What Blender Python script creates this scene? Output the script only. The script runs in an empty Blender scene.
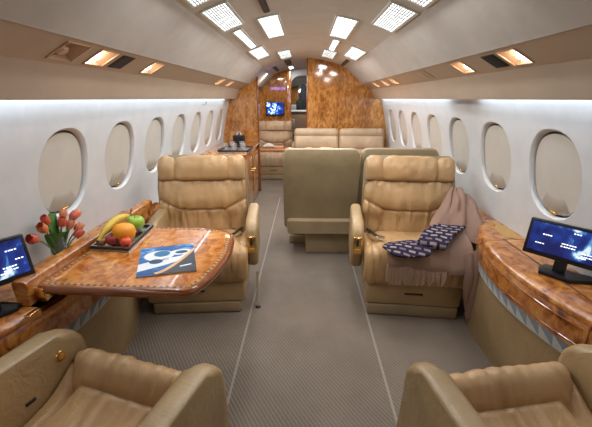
import bpy, bmesh, math, random
from mathutils import Vector, Matrix, noise
random.seed(7)
PI = math.pi
col = bpy.context.scene.collection
sc = bpy.context.scene

# ------------------------------------------------------------------ materials
def mat(name, color=(.5,.5,.5), rough=.5, metal=0, coat=0, emit=None, estr=0, spec=None):
    m = bpy.data.materials.new(name); m.use_nodes = True
    b = m.node_tree.nodes['Principled BSDF']
    b.inputs['Base Color'].default_value = (*color, 1)
    b.inputs['Roughness'].default_value = rough
    b.inputs['Metallic'].default_value = metal
    b.inputs['Coat Weight'].default_value = coat
    b.inputs['Coat Roughness'].default_value = .04
    if spec is not None: b.inputs['Specular IOR Level'].default_value = spec
    if emit:
        b.inputs['Emission Color'].default_value = (*emit, 1)
        b.inputs['Emission Strength'].default_value = estr
    return m
def nodes(m): return m.node_tree.nodes, m.node_tree.links, m.node_tree.nodes['Principled BSDF']
def ramp(N, stops, interp='LINEAR'):
    r = N.new('ShaderNodeValToRGB'); r.color_ramp.interpolation = interp
    e = r.color_ramp.elements
    while len(e) < len(stops): e.new(.5)
    for k, (p, c) in enumerate(stops):
        e[k].position = p; e[k].color = (*c, 1)
    return r
def noisetex(N, L, scale, detail=4, rough=.55, dist=0, vec=None):
    n = N.new('ShaderNodeTexNoise'); n.inputs['Scale'].default_value = scale
    n.inputs['Detail'].default_value = detail; n.inputs['Roughness'].default_value = rough
    n.inputs['Distortion'].default_value = dist
    if vec is not None: L.new(vec, n.inputs['Vector'])
    return n
def objvec(N, L, scale=(1,1,1), rot=(0,0,0), geo=False):
    if geo:
        t = N.new('ShaderNodeNewGeometry'); o = t.outputs['Position']
    else:
        t = N.new('ShaderNodeTexCoord'); o = t.outputs['Object']
    mp = N.new('ShaderNodeMapping'); mp.inputs['Scale'].default_value = scale; mp.inputs['Rotation'].default_value = rot
    L.new(o, mp.inputs['Vector']); return mp.outputs['Vector']
def bump(N, L, b, sock, strength=.2, dist=.004):
    n = N.new('ShaderNodeBump'); n.inputs['Strength'].default_value = strength; n.inputs['Distance'].default_value = dist
    L.new(sock, n.inputs['Height']); L.new(n.outputs['Normal'], b.inputs['Normal'])

def leather(name, c, rough=.42):
    m = mat(name, c, rough); N, L, b = nodes(m)
    v = objvec(N, L)
    n1 = noisetex(N, L, 5, 3, .5, 0, v)
    d = tuple(x*.84 for x in c); l = tuple(min(1, x*1.12) for x in c)
    r = ramp(N, [(.3, d), (.7, l)]); L.new(n1.outputs['Fac'], r.inputs['Fac']); L.new(r.outputs['Color'], b.inputs['Base Color'])
    n2 = noisetex(N, L, 190, 2, .6, 0, v)
    n3 = noisetex(N, L, 14, 4, .6, .8, v); ad = N.new('ShaderNodeMath'); ad.operation = 'MULTIPLY_ADD'; ad.inputs[1].default_value = .12
    L.new(n2.outputs['Fac'], ad.inputs[0]); L.new(n3.outputs['Fac'], ad.inputs[2]); bump(N, L, b, ad.outputs['Value'], .35, .012)
    return m
def burl(name, tone=1.0, rough=.22, coat=.7, scale=1.0, geo=False, streak=(1,1,1), soft=False):
    m = mat(name, (.3,.12,.03), rough, 0, coat); N, L, b = nodes(m)
    v = objvec(N, L, streak, geo=geo)
    n1 = noisetex(N, L, 9*scale, 6, .62, 1.6, v)
    vo = N.new('ShaderNodeTexVoronoi'); vo.inputs['Scale'].default_value = 16*scale
    mixv = N.new('ShaderNodeVectorMath'); mixv.operation = 'ADD'
    L.new(v, mixv.inputs[0]); sc_ = N.new('ShaderNodeVectorMath'); sc_.operation = 'SCALE'; sc_.inputs['Scale'].default_value = .12
    L.new(n1.outputs['Color'], sc_.inputs[0]); L.new(sc_.outputs['Vector'], mixv.inputs[1]); L.new(mixv.outputs['Vector'], vo.inputs['Vector'])
    mx = N.new('ShaderNodeMath'); mx.operation = 'MULTIPLY_ADD'; mx.inputs[1].default_value = .22
    L.new(vo.outputs['Distance'], mx.inputs[0]); L.new(n1.outputs['Fac'], mx.inputs[2])
    t = tone
    r = ramp(N, [(.36, (.085*t,.022*t,.004*t)), (.49, (.27*t,.078*t,.012*t)), (.62, (.42*t,.150*t,.028*t)), (.80, (.58*t,.26*t,.065*t))])
    if soft: r = ramp(N, [(.26, (.13,.042,.010)), (.46, (.31,.112,.022)), (.62, (.48,.205,.050)), (.82, (.66,.34,.11))])
    if soft:
        big = noisetex(N, L, 2.3, 3, .6, .8, v); m2 = N.new('ShaderNodeMath'); m2.operation = 'MULTIPLY_ADD'; m2.inputs[1].default_value = .75; m2.inputs[2].default_value = -.39
        L.new(big.outputs['Fac'], m2.inputs[0]); m3 = N.new('ShaderNodeMath'); L.new(m2.outputs['Value'], m3.inputs[0]); L.new(mx.outputs['Value'], m3.inputs[1]); L.new(m3.outputs['Value'], r.inputs['Fac'])
    else: L.new(mx.outputs['Value'], r.inputs['Fac'])
    L.new(r.outputs['Color'], b.inputs['Base Color'])
    return m

M = {}
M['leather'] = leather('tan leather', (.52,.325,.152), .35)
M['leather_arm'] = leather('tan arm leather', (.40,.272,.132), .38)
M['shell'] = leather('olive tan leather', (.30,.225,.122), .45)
M['shell_low'] = leather('light tan leather', (.37,.28,.165), .45)
M['far_leather'] = leather('pale tan leather', (.52,.37,.23), .45)
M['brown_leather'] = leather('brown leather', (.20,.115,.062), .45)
M['burl'] = burl('burl wood', 1.1, .2, .7, 1.3)
M['burl_table'] = burl('burl table wood', 1.35, .16, .9, 1.5)
M['burl_panel'] = burl('burl bulkhead veneer', 1.35, .1, .8, 1.5, True, (1.2,1,.6), True)
M['burl_dark'] = burl('dark burl wood', .55, .2, .8, 1.2)
M['moulding'] = mat('dark mahogany gloss', (.26,.072,.018), .12, 0, 1)
M['rope'] = mat('rope inlay', (.3,.2,.1), .3, 0, .6)
M['wall'] = mat('cream wall fabric', (.62,.612,.595), .85)
M['shade'] = mat('window shade', (.55,.505,.43), .8)
M['bezel'] = mat('window bezel', (.70,.69,.67), .45)
M['reveal'] = mat('window reveal', (.50,.40,.29), .6)
M['gap'] = mat('dark gap', (.012,.012,.014), .6)
M['ceiling'] = mat('headliner suede', (.60,.555,.49), .9)
M['bin'] = mat('upper panel suede', (.48,.44,.39), .9)
M['psu'] = mat('service panel tan leather', (.50,.395,.285), .6)
M['valance'] = mat('valance panel leather', (.48,.385,.29), .75)
M['brass'] = mat('brass', (.78,.50,.17), .22, 1)
M['gold_inlay'] = mat('gold lacquer inlay', (.58,.32,.05), .25, .3, .5)
M['chrome'] = mat('chrome', (.8,.8,.8), .12, 1)
M['steel'] = mat('satin steel', (.5,.5,.5), .35, 1)
M['black'] = mat('black plastic', (.010,.010,.012), .3)
M['vent_slat'] = mat('grey brown slats', (.12,.10,.085), .6)
M['dark'] = mat('dark grille', (.03,.026,.022), .6)
M['panel'] = leather('lower side panel leather', (.32,.220,.108), .55)
M['lamp_white'] = mat('white light diffuser', (.9,.9,.9), .5, emit=(.93,.97,1.0), estr=3.0)
M['lamp_frame'] = mat('white lamp frame', (.62,.66,.60), .4)
M['grille'] = mat('lamp louvre', (.45,.46,.45), .4)
M['lamp_warm'] = mat('warm bulb', (1,.9,.7), .4, emit=(1,.80,.60), estr=11)
M['strip'] = mat('cove strip lamp', (1,1,1), .5, emit=(.62,.80,1.0), estr=7.5)
M['spot_well'] = mat('spot well brass', (.62,.44,.30), .35, .35)
M['cabinet_white'] = mat('white galley', (.6,.6,.58), .4)
M['mirror'] = mat('mirror', (.7,.72,.75), .05, 1)
M['black_cloth'] = mat('black cloth', (.006,.006,.007), .9)
M['seam'] = mat('seat track cover', (.30,.265,.225), .6)
M['throw'] = None

# carpet: fine diagonal ribbing
def carpet():
    m = mat('ribbed grey carpet', (.2,.18,.16), 1, spec=.1); N, L, b = nodes(m)
    v = objvec(N, L, geo=True)
    w = N.new('ShaderNodeTexWave'); w.bands_direction = 'DIAGONAL'; w.wave_type = 'BANDS'
    mp = N.new('ShaderNodeMapping'); mp.inputs['Rotation'].default_value = (0,0,math.radians(12)); L.new(v, mp.inputs['Vector'])
    mp.inputs['Scale'].default_value = (1,1,0)
    L.new(mp.outputs['Vector'], w.inputs['Vector']); w.inputs['Scale'].default_value = 28; w.inputs['Distortion'].default_value = .5
    w.inputs['Detail'].default_value = 1
    n1 = noisetex(N, L, 2.6, 4, .6, 0, v); n2 = noisetex(N, L, 140, 2, .6, 0, v)
    r = ramp(N, [(.0, (.105,.086,.069)), (1, (.260,.217,.176))])
    a = N.new('ShaderNodeMath'); a.operation = 'MULTIPLY_ADD'; a.inputs[1].default_value = .42
    s = N.new('ShaderNodeMath'); s.operation = 'MULTIPLY_ADD'; s.inputs[1].default_value = .40; s.inputs[2].default_value = -.12
    L.new(w.outputs['Fac'], a.inputs[0]); L.new(n2.outputs['Fac'], s.inputs[0])
    a2 = N.new('ShaderNodeMath'); a2.operation = 'MULTIPLY_ADD'; a2.inputs[1].default_value = .8
    L.new(n1.outputs['Fac'], a2.inputs[0]); L.new(s.outputs['Value'], a2.inputs[2]); L.new(a2.outputs['Value'], a.inputs[2])
    L.new(a.outputs['Value'], r.inputs['Fac']); L.new(r.outputs['Color'], b.inputs['Base Color'])
    bump(N, L, b, w.outputs['Fac'], .4, .004)
    return m
M['carpet'] = carpet()
def mottle(key, scale, amt, bstr=.15, bscale=180):
    m = M[key]; N, L, b = nodes(m); c = b.inputs['Base Color'].default_value[:3]
    v = objvec(N, L, geo=True); n = noisetex(N, L, scale, 4, .6, 0, v)
    r = ramp(N, [(.3, tuple(x*(1-amt) for x in c)), (.7, tuple(min(1, x*(1+amt)) for x in c))])
    L.new(n.outputs['Fac'], r.inputs['Fac']); L.new(r.outputs['Color'], b.inputs['Base Color'])
    n2 = noisetex(N, L, bscale, 2, .6, 0, v); bump(N, L, b, n2.outputs['Fac'], bstr, .002)
for k, s_, a_ in (('wall',7,.05),('ceiling',6,.06),('bin',7,.07),('valance',5,.05),('psu',6,.05),('shade',8,.04)): mottle(k, s_, a_)

# ------------------------------------------------------------------ helpers
def link(o, parent=None):
    col.objects.link(o)
    if parent is not None: o.parent = parent
    return o
def obj(name, bm, m, parent=None, smooth=True, angle=40):
    me = bpy.data.meshes.new(name)
    bmesh.ops.recalc_face_normals(bm, faces=bm.faces)
    bm.to_mesh(me); bm.free()
    for x in (m if isinstance(m, (list, tuple)) else [m]): me.materials.append(x)
    if smooth:
        me.polygons.foreach_set('use_smooth', [True]*len(me.polygons))
        me.set_sharp_from_angle(angle=math.radians(angle))
    return link(bpy.data.objects.new(name, me), parent)
def tag(o, label=None, cat=None, group=None, kind=None):
    if label: o['label'] = label
    if cat: o['category'] = cat
    if group: o['group'] = group
    if kind: o['kind'] = kind
    return o
def empty(name, loc, rz=0, label=None, cat=None, group=None):
    o = bpy.data.objects.new(name, None); col.objects.link(o)
    o.location = loc; o.rotation_euler = (0,0,rz); o.empty_display_size = .1
    return tag(o, label, cat, group)
def copy_tree(o, parent=None):
    c = o.copy(); col.objects.link(c)
    if parent is not None: c.parent = parent
    for ch in o.children: copy_tree(ch, c)
    return c
def BM(): return bmesh.new()
def box(bm, x0, x1, y0, y1, z0, z1, bev=0, seg=3, mtx=None):
    r = bmesh.ops.create_cube(bm, size=1)
    vs = r['verts']
    for v in vs:
        v.co = Vector(((x0+x1)/2 + v.co.x*(x1-x0), (y0+y1)/2 + v.co.y*(y1-y0), (z0+z1)/2 + v.co.z*(z1-z0)))
    if bev > 0:
        es = list({e for v in vs for e in v.link_edges})
        q = bmesh.ops.bevel(bm, geom=es, offset=bev, segments=seg, affect='EDGES', profile=.5)
        vs = list({v for f in q['faces'] for v in f.verts} | {v for v in vs if v.is_valid})
    if mtx is not None:
        for v in vs: v.co = mtx @ v.co
    return vs
def prism(bm, pts, f, d0, d1, bev=0, seg=3):
    """closed outline pts; f(a,b,d) -> 3-D; extruded from d0 to d1"""
    a = [bm.verts.new(f(p[0], p[1], d0)) for p in pts]; b = [bm.verts.new(f(p[0], p[1], d1)) for p in pts]
    n = len(pts); fa = bm.faces.new(a); fb = bm.faces.new(b[::-1])
    for i in range(n): bm.faces.new((a[i], b[i], b[(i+1)%n], a[(i+1)%n]))
    if bev > 0:
        es = list(fa.edges) + list(fb.edges)
        bmesh.ops.bevel(bm, geom=es, offset=bev, segments=seg, affect='EDGES', profile=.5)
def cyl(bm, p0, p1, r0, r1=None, n=16, caps=True):
    r1 = r0 if r1 is None else r1
    p0 = Vector(p0); p1 = Vector(p1); d = (p1-p0).normalized()
    u = d.orthogonal().normalized(); w = d.cross(u)
    A = [bm.verts.new(p0 + (u*math.cos(2*PI*k/n) + w*math.sin(2*PI*k/n))*r0) for k in range(n)]
    B = [bm.verts.new(p1 + (u*math.cos(2*PI*k/n) + w*math.sin(2*PI*k/n))*r1) for k in range(n)]
    for k in range(n): bm.faces.new((A[k], A[(k+1)%n], B[(k+1)%n], B[k]))
    if caps: bm.faces.new(A[::-1]); bm.faces.new(B)
def tube(bm, pts, rad, n=8):
    pts = [Vector(p) for p in pts]; rings = []
    for i, p in enumerate(pts):
        d = (pts[min(i+1, len(pts)-1)] - pts[max(i-1, 0)]).normalized()
        u = d.cross(Vector((.13,.21,.97))).normalized() if abs(d.z) < .95 else d.cross(Vector((1,0,0))).normalized()
        w = d.cross(u); r = rad[i] if isinstance(rad, (list, tuple)) else rad
        rings.append([bm.verts.new(p + (u*math.cos(2*PI*k/n) + w*math.sin(2*PI*k/n))*r) for k in range(n)])
    for a, b in zip(rings, rings[1:]):
        for k in range(n): bm.faces.new((a[k], a[(k+1)%n], b[(k+1)%n], b[k]))
    bm.faces.new(rings[0][::-1]); bm.faces.new(rings[-1])
def lathe(bm, prof, c=(0,0,0), n=24, f=None):
    c = Vector(c); rings = []
    for (r, z) in prof:
        ring = []
        for k in range(n):
            a = 2*PI*k/n; p = Vector((r*math.cos(a), r*math.sin(a), z))
            if f: p = f(p, a)
            ring.append(bm.verts.new(p + c))
        rings.append(ring)
    for a, b in zip(rings, rings[1:]):
        for k in range(n): bm.faces.new((a[k], a[(k+1)%n], b[(k+1)%n], b[k]))
    bm.faces.new(rings[0][::-1]); bm.faces.new(rings[-1])
def grid(bm, fn, nu, nv, mi=None):
    V = [[bm.verts.new(fn(i/(nu), j/(nv))) for j in range(nv+1)] for i in range(nu+1)]
    for i in range(nu):
        for j in range(nv):
            f = bm.faces.new((V[i][j], V[i+1][j], V[i+1][j+1], V[i][j+1]))
            if mi: f.material_index = mi(i, j)
    return V
def resample(path, n):
    P = [Vector((p[0], p[1])) for p in path]
    # Catmull-Rom then even spacing
    out = []
    for i in range(len(P)-1):
        a = P[max(i-1,0)]; b = P[i]; c = P[i+1]; d = P[min(i+2,len(P)-1)]
        for k in range(20):
            t = k/20
            out.append(.5*((2*b) + (c-a)*t + (2*a-5*b+4*c-d)*t*t + (3*b-a-3*c+d)*t**3))
    out.append(P[-1])
    acc = [0]
    for a, b in zip(out, out[1:]): acc.append(acc[-1] + (b-a).length)
    res = []; k = 0
    for i in range(n+1):
        s = acc[-1]*i/n
        while k < len(acc)-2 and acc[k+1] < s: k += 1
        t = (s-acc[k])/max(1e-9, acc[k+1]-acc[k]); res.append(out[k].lerp(out[k+1], min(1,max(0,t))))
    return res, acc[-1]
def segd(s, t, a, b, kx, ky):
    ax, ay = a[0]*kx, a[1]*ky; bx, by = b[0]*kx, b[1]*ky; px, py = s*kx, t*ky
    dx, dy = bx-ax, by-ay; l = dx*dx+dy*dy
    q = 0 if l == 0 else max(0, min(1, ((px-ax)*dx+(py-ay)*dy)/l))
    return math.hypot(px-ax-q*dx, py-ay-q*dy)
def pad(path, width, thick, grooves=(), wr=None, edge=.05, tedge=.05, nt=56, ns=44, puff=.0, corner=.0, gd=.010, gw=.009, side=-1):
    """Upholstered pad: path of (y,z) in profile, front on the `side` of travel; s across, t along."""
    P, Ln = resample(path, nt); bm = BM()
    def nrm(i):
        d = (P[min(i+1,nt)] - P[max(i-1,0)]).normalized(); return Vector((d.y, -d.x))*side
    front = []; back = []
    for i in range(nt+1):
        t = i/nt; n = nrm(i); rf = []; rb = []
        for j in range(ns+1):
            s0 = -1 + 2*j/ns
            s = math.copysign(1-(1-abs(s0))**1.35, s0)           # finer mesh near the edges
            wx = width/2
            de = (1-abs(s))*wx; h = 0
            if de < edge: h -= edge*(1-math.sqrt(max(0, 1-((edge-de)/edge)**2)))*.8
            dt = min(t, 1-t)*Ln
            if dt < tedge: h -= tedge*(1-math.sqrt(max(0, 1-((tedge-dt)/tedge)**2)))*.8
            h += puff*(1-s*s)*math.sin(PI*t)
            for g in grooves:
                dmin = min(segd(s, t, a, b, wx, Ln) for a, b in zip(g, g[1:]))
                h -= gd*1.25*math.exp(-(dmin/gw)**2) + .012*math.exp(-(dmin/.045)**2)
            if wr: h += wr(s, t)
            cs = 1 - corner*max(0, 2*t-1)**7
            q = P[i] + n*h; x = s*wx*cs
            rf.append(bm.verts.new((x, q.x, q.y)))
            q = P[i] - n*thick; rb.append(bm.verts.new((x*.97, q.x, q.y)))
        front.append(rf); back.append(rb)
    for i in range(nt):
        for j in range(ns):
            bm.faces.new((front[i][j], front[i][j+1], front[i+1][j+1], front[i+1][j]))
            bm.faces.new((back[i][j], back[i+1][j], back[i+1][j+1], back[i][j+1]))
        for j in (0, ns): bm.faces.new((front[i][j], front[i+1][j], back[i+1][j], back[i][j]))
    for j in range(ns):
        for i in (0, nt): bm.faces.new((front[i][j], front[i][j+1], back[i][j+1], back[i][j]))
    return bm
def wrinkle(seed, amp, fs=9, ft=2.0, region=None):
    def f(s, t):
        n = noise.noise(Vector((s*fs, t*ft, seed))); n2 = noise.noise(Vector((s*fs*2.1+3, t*ft*1.7, seed+5)))
        v = (1-min(1, abs(n)*3.2))*-amp*1.5 + n2*amp*.9 + n*amp*1.2
        return v*(region(s, t) if region else 1)
    return f

# ------------------------------------------------------------------ cabin shell
Y0, Y1 = -1.1, 7.9
def zc(x):
    x = abs(x)
    return 1.805-.12*(x/.545)**2 if x < .545 else 1.685-(x-.545)*.929
WALL = [(1.035,1.34),(1.03,1.30),(1.08,1.14),(1.12,.97),(1.15,.78),(1.168,.6),(1.155,.4),(1.08,0)]
def xw(z):
    for (xa, za), (xb, zb) in zip(WALL, WALL[1:]):
        if zb <= z <= za: return xa + (xb-xa)*(za-z)/(za-zb)
    return WALL[0][0] if z > 1.3 else WALL[-1][0]
def xws(z):   # smooth version
    return (xw(z-.06)+xw(z)*2+xw(z+.06))/4 if .1 < z < 1.24 else xw(z)
E2 = (.755,1.49); E3 = (.885,1.418); LIP = (.94,1.295)

bm = BM()
grid(bm, lambda u, v: (-1.3+2.6*u, Y0+(Y1-Y0)*v, 0), 2, 4)
tag(obj('floor', bm, M['carpet']), 'grey-brown carpet with fine diagonal ribbing along the aisle', kind='structure')
bm = BM()
grid(bm, lambda u, v: (-.545+1.09*u, Y0+(Y1-Y0)*v, zc(-.545+1.09*u)), 28, 4)
tag(obj('ceiling', bm, M['ceiling']), 'curved beige suede headliner', kind='structure')
SPOT_Y = {-1: (1.29, 1.49, 1.97, 3.50, 3.95), 1: (1.50, 1.97, 3.45, 3.82, 4.30)}
SFW, SFH = .046, .060
def psu_mesh(sd, pts):
    b = BM(); (xa, za), (xb, zb) = pts[0], pts[-1]
    ln = math.hypot(xb-xa, zb-za); cm = math.hypot((E2[0]+E3[0])/2*1-abs(xa), (E2[1]+E3[1])/2-za)/ln
    ts = [0, cm-SFW/ln, cm+SFW/ln, 1]; ys = [Y0]
    for y in SPOT_Y[sd]: ys += [y-SFH, y+SFH]
    ys.append(Y1)
    V = [[b.verts.new((xa+(xb-xa)*t, y, za+(zb-za)*t)) for t in ts] for y in ys]
    for i in range(len(ys)-1):
        for j in range(3):
            if j == 1 and i % 2 == 1: continue
            b.faces.new((V[i][j], V[i][j+1], V[i+1][j+1], V[i+1][j]))
    return b
def strip_mesh(pts):
    b = BM()
    V = [[b.verts.new((x, y, z)) for (x, z) in pts] for y in (Y0, Y1)]
    for j in range(len(pts)-1): b.faces.new((V[0][j], V[0][j+1], V[1][j+1], V[1][j]))
    return b
k = 0
for sd, nm in ((-1,'left'),(1,'right')):
    for pts, m, lab in (([(.545,1.685),(.553,1.673),(.748,1.492),(.752,1.486)], 'bin', 'sloping grey-beige suede upper panel'),
                        ([(.755,1.49),(.885,1.418)], 'psu', 'tan service panel holding the reading spots'),
                        ([(.883,1.421),(.889,1.412),(.937,1.31),(.945,1.295),(.956,1.297),(.952,1.36),(1.035,1.36)], 'valance', 'tan leather valance with light cove behind its lip')):
        k += 1
        tr = obj('trim_%d' % k, strip_mesh([(sd*x, z) for x, z in pts]) if m != 'psu' else psu_mesh(sd, [(sd*x, z) for x, z in pts]), M[m]); tag(tr, lab + ' on the ' + nm, kind='structure')
# cove lamps (real strip lamps in the slot behind the valance lip)
for sd, nm in ((-1,'left'),(1,'right')):
    segs = [(-.9, 4.6)] if sd < 0 else [(-.9, 2.16), (2.62, 4.9)]
    for q, (a, b_) in enumerate(segs):
        b = BM(); box(b, min(sd*.957, sd*.990), max(sd*.957, sd*.990), a, b_, 1.325, 1.345)
        o = obj('cove_light', b, M['strip'], smooth=False)
        tag(o, 'bluish-white cove light strip behind the %s valance%s' % (nm, '' if sd < 0 else (', nearer length beside the monitor' if q == 0 else ', farther length towards the bulkhead')), 'light strip', 'cove lights')

# walls with oval windows
PITCH, WY, WZ, HW, HH = .505, 1.562, .972, .174, .203
def oval(a, hw, hh, e=2.35):
    c, s = math.cos(a), math.sin(a); r = (abs(c)**e + abs(s)**e)**(-1/e)
    return r*c*hw, r*s*hh
def wallpt(sd, y, z): return Vector((sd*xws(z), y, z))
NA = 64
ZT, ZB = 1.34, .50
def bay(b, sd, yc):
    rings = []
    for q in range(7):
        f = q/6; ring = []
        for k in range(NA):
            a = 2*PI*(k+.5)/NA
            iy, iz = oval(a, HW, HH)
            c, s = math.cos(a), math.sin(a)
            hz = (ZT-WZ) if s > 0 else (WZ-ZB)
            r = min(PITCH/2/max(1e-6, abs(c)), hz/max(1e-6, abs(s)))
            oy, oz = c*r, s*r
            ring.append(b.verts.new(wallpt(sd, yc + iy+(oy-iy)*f, WZ + iz+(oz-iz)*f)))
        rings.append(ring)
    for A, B in zip(rings, rings[1:]):
        for k in range(NA):
            b.faces.new((A[k], A[(k+1)%NA], B[(k+1)%NA], B[k]))
    # corner fills
    for (cy, cz) in ((1,1),(1,-1),(-1,1),(-1,-1)):
        best = [v for v in rings[-1] if (v.co.y-yc)*cy > 0 and (v.co.z-WZ)*cz > 0]
        za = ZT if cz > 0 else ZB
        onv = min((v for v in best if abs(abs(v.co.y-yc)-PITCH/2) < 1e-4), key=lambda v: abs(v.co.z-za))
        onh = min((v for v in best if abs(v.co.z-za) < 1e-4), key=lambda v: abs(abs(v.co.y-yc)-PITCH/2))
        b.faces.new((onv, onh, b.verts.new(wallpt(sd, yc+cy*PITCH/2, za))))
win_n = 0
for sd, nm in ((-1,'left'),(1,'right')):
    b = BM()
    ks = range(0, 7) if sd < 0 else range(0, 7)
    for k in ks: bay(b, sd, WY+PITCH*k)
    ya, yb = WY-PITCH*.5, WY+PITCH*(ks[-1]+.5)
    grid(b, lambda u, v: wallpt(sd, Y0+(ya-Y0)*u, ZB+(ZT-ZB)*v), 1, 14)
    grid(b, lambda u, v: wallpt(sd, yb+(Y1-yb)*u, ZB+(ZT-ZB)*v), 1, 14)
    grid(b, lambda u, v: wallpt(sd, Y0+(Y1-Y0)*u, ZB*v), 1, 8)
    tag(obj('wall_'+nm, b, M['wall'], angle=60), 'cream fabric cabin side wall with oval windows on the '+nm, kind='structure')
    order = ['nearest the camera', 'second', 'third', 'fourth', 'fifth', 'sixth', 'seventh', 'eighth']
    for k in range(0, ks[-1]+1):
        win_n += 1; yc = WY+PITCH*k
        def P(a, sc_, dx): 
            y, z = oval(a, HW*sc_, HH*sc_); return Vector((sd*(xws(WZ+z)+dx), yc+y, WZ+z))
        b = BM(); prof = [(1.0,0),(.985,.002),(.968,.007),(.950,.016),(.945,.030)]
        R = [[b.verts.new(P(2*PI*q/NA, s_, d)) for q in range(NA)] for s_, d in prof]
        for A, B in zip(R, R[1:]):
            for q in range(NA): b.faces.new((A[q], A[(q+1)%NA], B[(q+1)%NA], B[q]))
        root = obj('window_%d' % win_n, b, M['bezel'], angle=70)
        tag(root, 'oval cabin window with closed cream shade on the %s wall, %s' % (nm, order[k]), kind='structure')
        b = BM(); R = [[b.verts.new(P(2*PI*q/NA, s_, .029)) for q in range(NA)] for s_ in (.955,.86)]
        for q in range(NA): b.faces.new((R[0][q], R[0][(q+1)%NA], R[1][(q+1)%NA], R[1][q]))
        b.faces.new(R[1]); obj('dark_gap', b, M['gap'], root)
        b = BM()
        def PS(a, sc_, dx):
            y, z = oval(a, HW*sc_, HH*sc_); return Vector((sd*(xws(WZ+z)+dx), yc+y-.004, WZ+z))
        R = [[b.verts.new(PS(2*PI*q/NA, s_, d)) for q in range(NA)] for s_, d in ((.900,.028),(.888,.0175),(.5,.0175))]
        for A, B in zip(R, R[1:]):
            for q in range(NA): b.faces.new((A[q], A[(q+1)%NA], B[(q+1)%NA], B[q]))
        b.faces.new(R[-1]); obj('window_shade', b, M['shade'], root, angle=70)
        b = BM(); xx = xws(WZ-HH*.9)+.03
        box(b, min(sd*(xx-.024), sd*(xx+.0)), max(sd*(xx-.024), sd*(xx+.02)), yc-.022, yc+.022, WZ-HH*.90, WZ-HH*.90+.012, .004)
        obj('shade_latch', b, M['brass'], root)

# end walls
def half_outline():
    xs = [i*.545/14 for i in range(15)]
    pts = [(x, zc(x)) for x in xs] + [E2, E3, LIP, (1.03,1.30)] + [(xws(1.28-i*.05), 1.28-i*.05) for i in range(26)] + [(1.08,0)]
    return pts
HO = half_outline()
OUT = [(-x, z) for x, z in HO[::-1]] + HO[1:]
def clipx(pts, x0, keep_right=True):
    res = []; n = len(pts)
    ins = lambda p: (p[0] >= x0) if keep_right else (p[0] <= x0)
    for i in range(n):
        a, b = pts[i], pts[(i+1)%n]
        if ins(a): res.append(a)
        if ins(a) != ins(b):
            t = (x0-a[0])/(b[0]-a[0]); res.append((x0, a[1]+(b[1]-a[1])*t))
    return res
def bulk(pts, y0, y1): 
    b = BM(); prism(b, pts, lambda x, z, d: (x, d, z), y0, y1); return b
tag(obj('wall_front', bulk(OUT, Y0-.04, Y0), M['wall'], smooth=False), 'plain bulkhead at the front end', kind='structure')
tag(obj('wall_back', bulk(OUT, 7.86, 7.9), M['cabinet_white'], smooth=False), 'pale wall of the galley at the very back', kind='structure')
YR, YL, YT = 5.0, 4.93, 6.38
def bulkhead(name, pts, y0, y1, label, edge=None, door=None):
    o = obj(name, bulk(pts, y0, y1), M['burl_panel'], smooth=False); tag(o, label, kind='structure')
    return o
rb = bulkhead('wall_back_right', clipx(OUT, .03), YR, YR+.05, 'tall glossy burl wood bulkhead behind the rear divan')
b = BM(); box(b, .012, .03, YR-.008, YR+.058, 0, zc(.02)-.002, .003); obj('edge_post', b, M['moulding'], rb)
# burl frame against the curve of the wall
lb = bulkhead('wall_back_left', clipx(OUT, -.66, False), YL, YL+.05, 'glossy burl wood partition behind the credenza')
b = BM(); box(b, -.66, -.642, YL-.008, YL+.058, 0, zc(-.65)-.004, .003); obj('edge_post', b, M['moulding'], lb)
tb_pts = clipx(OUT, -.325, False)
tb = bulkhead('wall_back_niche', tb_pts, YT, YT+.05, 'burl wood bulkhead carrying the small television')
b = BM(); box(b, -.325, -.25, YT-.03, YT+.06, 0, zc(-.29)-.004, .006); obj('door_post', b, M['burl'], tb)
# doorway header with arched opening
b = BM()
hp = [(-.25, 1.79), (.30, 1.79), (.30, 0), (.16, 0), (.16, 1.50)] + [(-.045+.205*math.cos(a*PI/16), 1.55+.13*math.sin(a*PI/16)) for a in range(17)] + [(-.25, 1.55)]
prism(b, hp, lambda x, z, d: (x, d, z), 6.44, 6.47)
tag(obj('trim_20', b, M['cabinet_white'], smooth=False), 'pale arched header over the galley doorway', kind='structure')
t = empty('galley_cabinet', (0, 7.45, 0), 0, 'pale galley cabinet with counter seen through the rear doorway', 'cabinet')
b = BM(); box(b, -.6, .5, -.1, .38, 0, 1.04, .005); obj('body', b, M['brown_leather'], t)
b = BM(); box(b, -.62, .52, -.13, .39, 1.04, 1.075, .008); obj('counter', b, M['cabinet_white'], t)
b = BM(); box(b, -.6, .5, .36, .40, 1.08, 1.72, .005); obj('mirror_panel', b, M['mirror'], t)
b = BM(); box(b, -.285, -.215, -.12, -.10, .60, .90, .004); obj('drawer_front', b, M['steel'], t)
t = empty('hanging_coat', (-.045, 7.40, 1.078), 0, 'black garment standing upright on the galley counter in the rear doorway', 'coat')
b = BM()
lathe(b, [(.02,.0),(.085,.01),(.09,.15),(.075,.30),(.06,.36),(.045,.40),(.05,.44),(.04,.49),(.01,.51)], (0,0,0), 20, lambda p, a: Vector((p.x, p.y*.6, p.z)))
obj('body', b, M['black_cloth'], t)
b = BM(); lathe(b, [(.01,.0),(.055,.005),(.06,.15),(.035,.2),(.01,.205)], (-.085,-.02,0), 16); obj('sleeve', b, M['black_cloth'], t)

# seat track covers in carpet
for sd, nm in ((-1,'left'),(1,'right')):
    b = BM(); box(b, sd*.398-.006 if sd > 0 else -.346, sd*.398+.006 if sd > 0 else -.334, -1.0, 4.6, -.004, .003, .001, 1)
    tag(obj('seat_track', b, M['seam'], smooth=False), 'thin pale seat track strip along the %s of the aisle' % nm, 'floor track')

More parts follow.
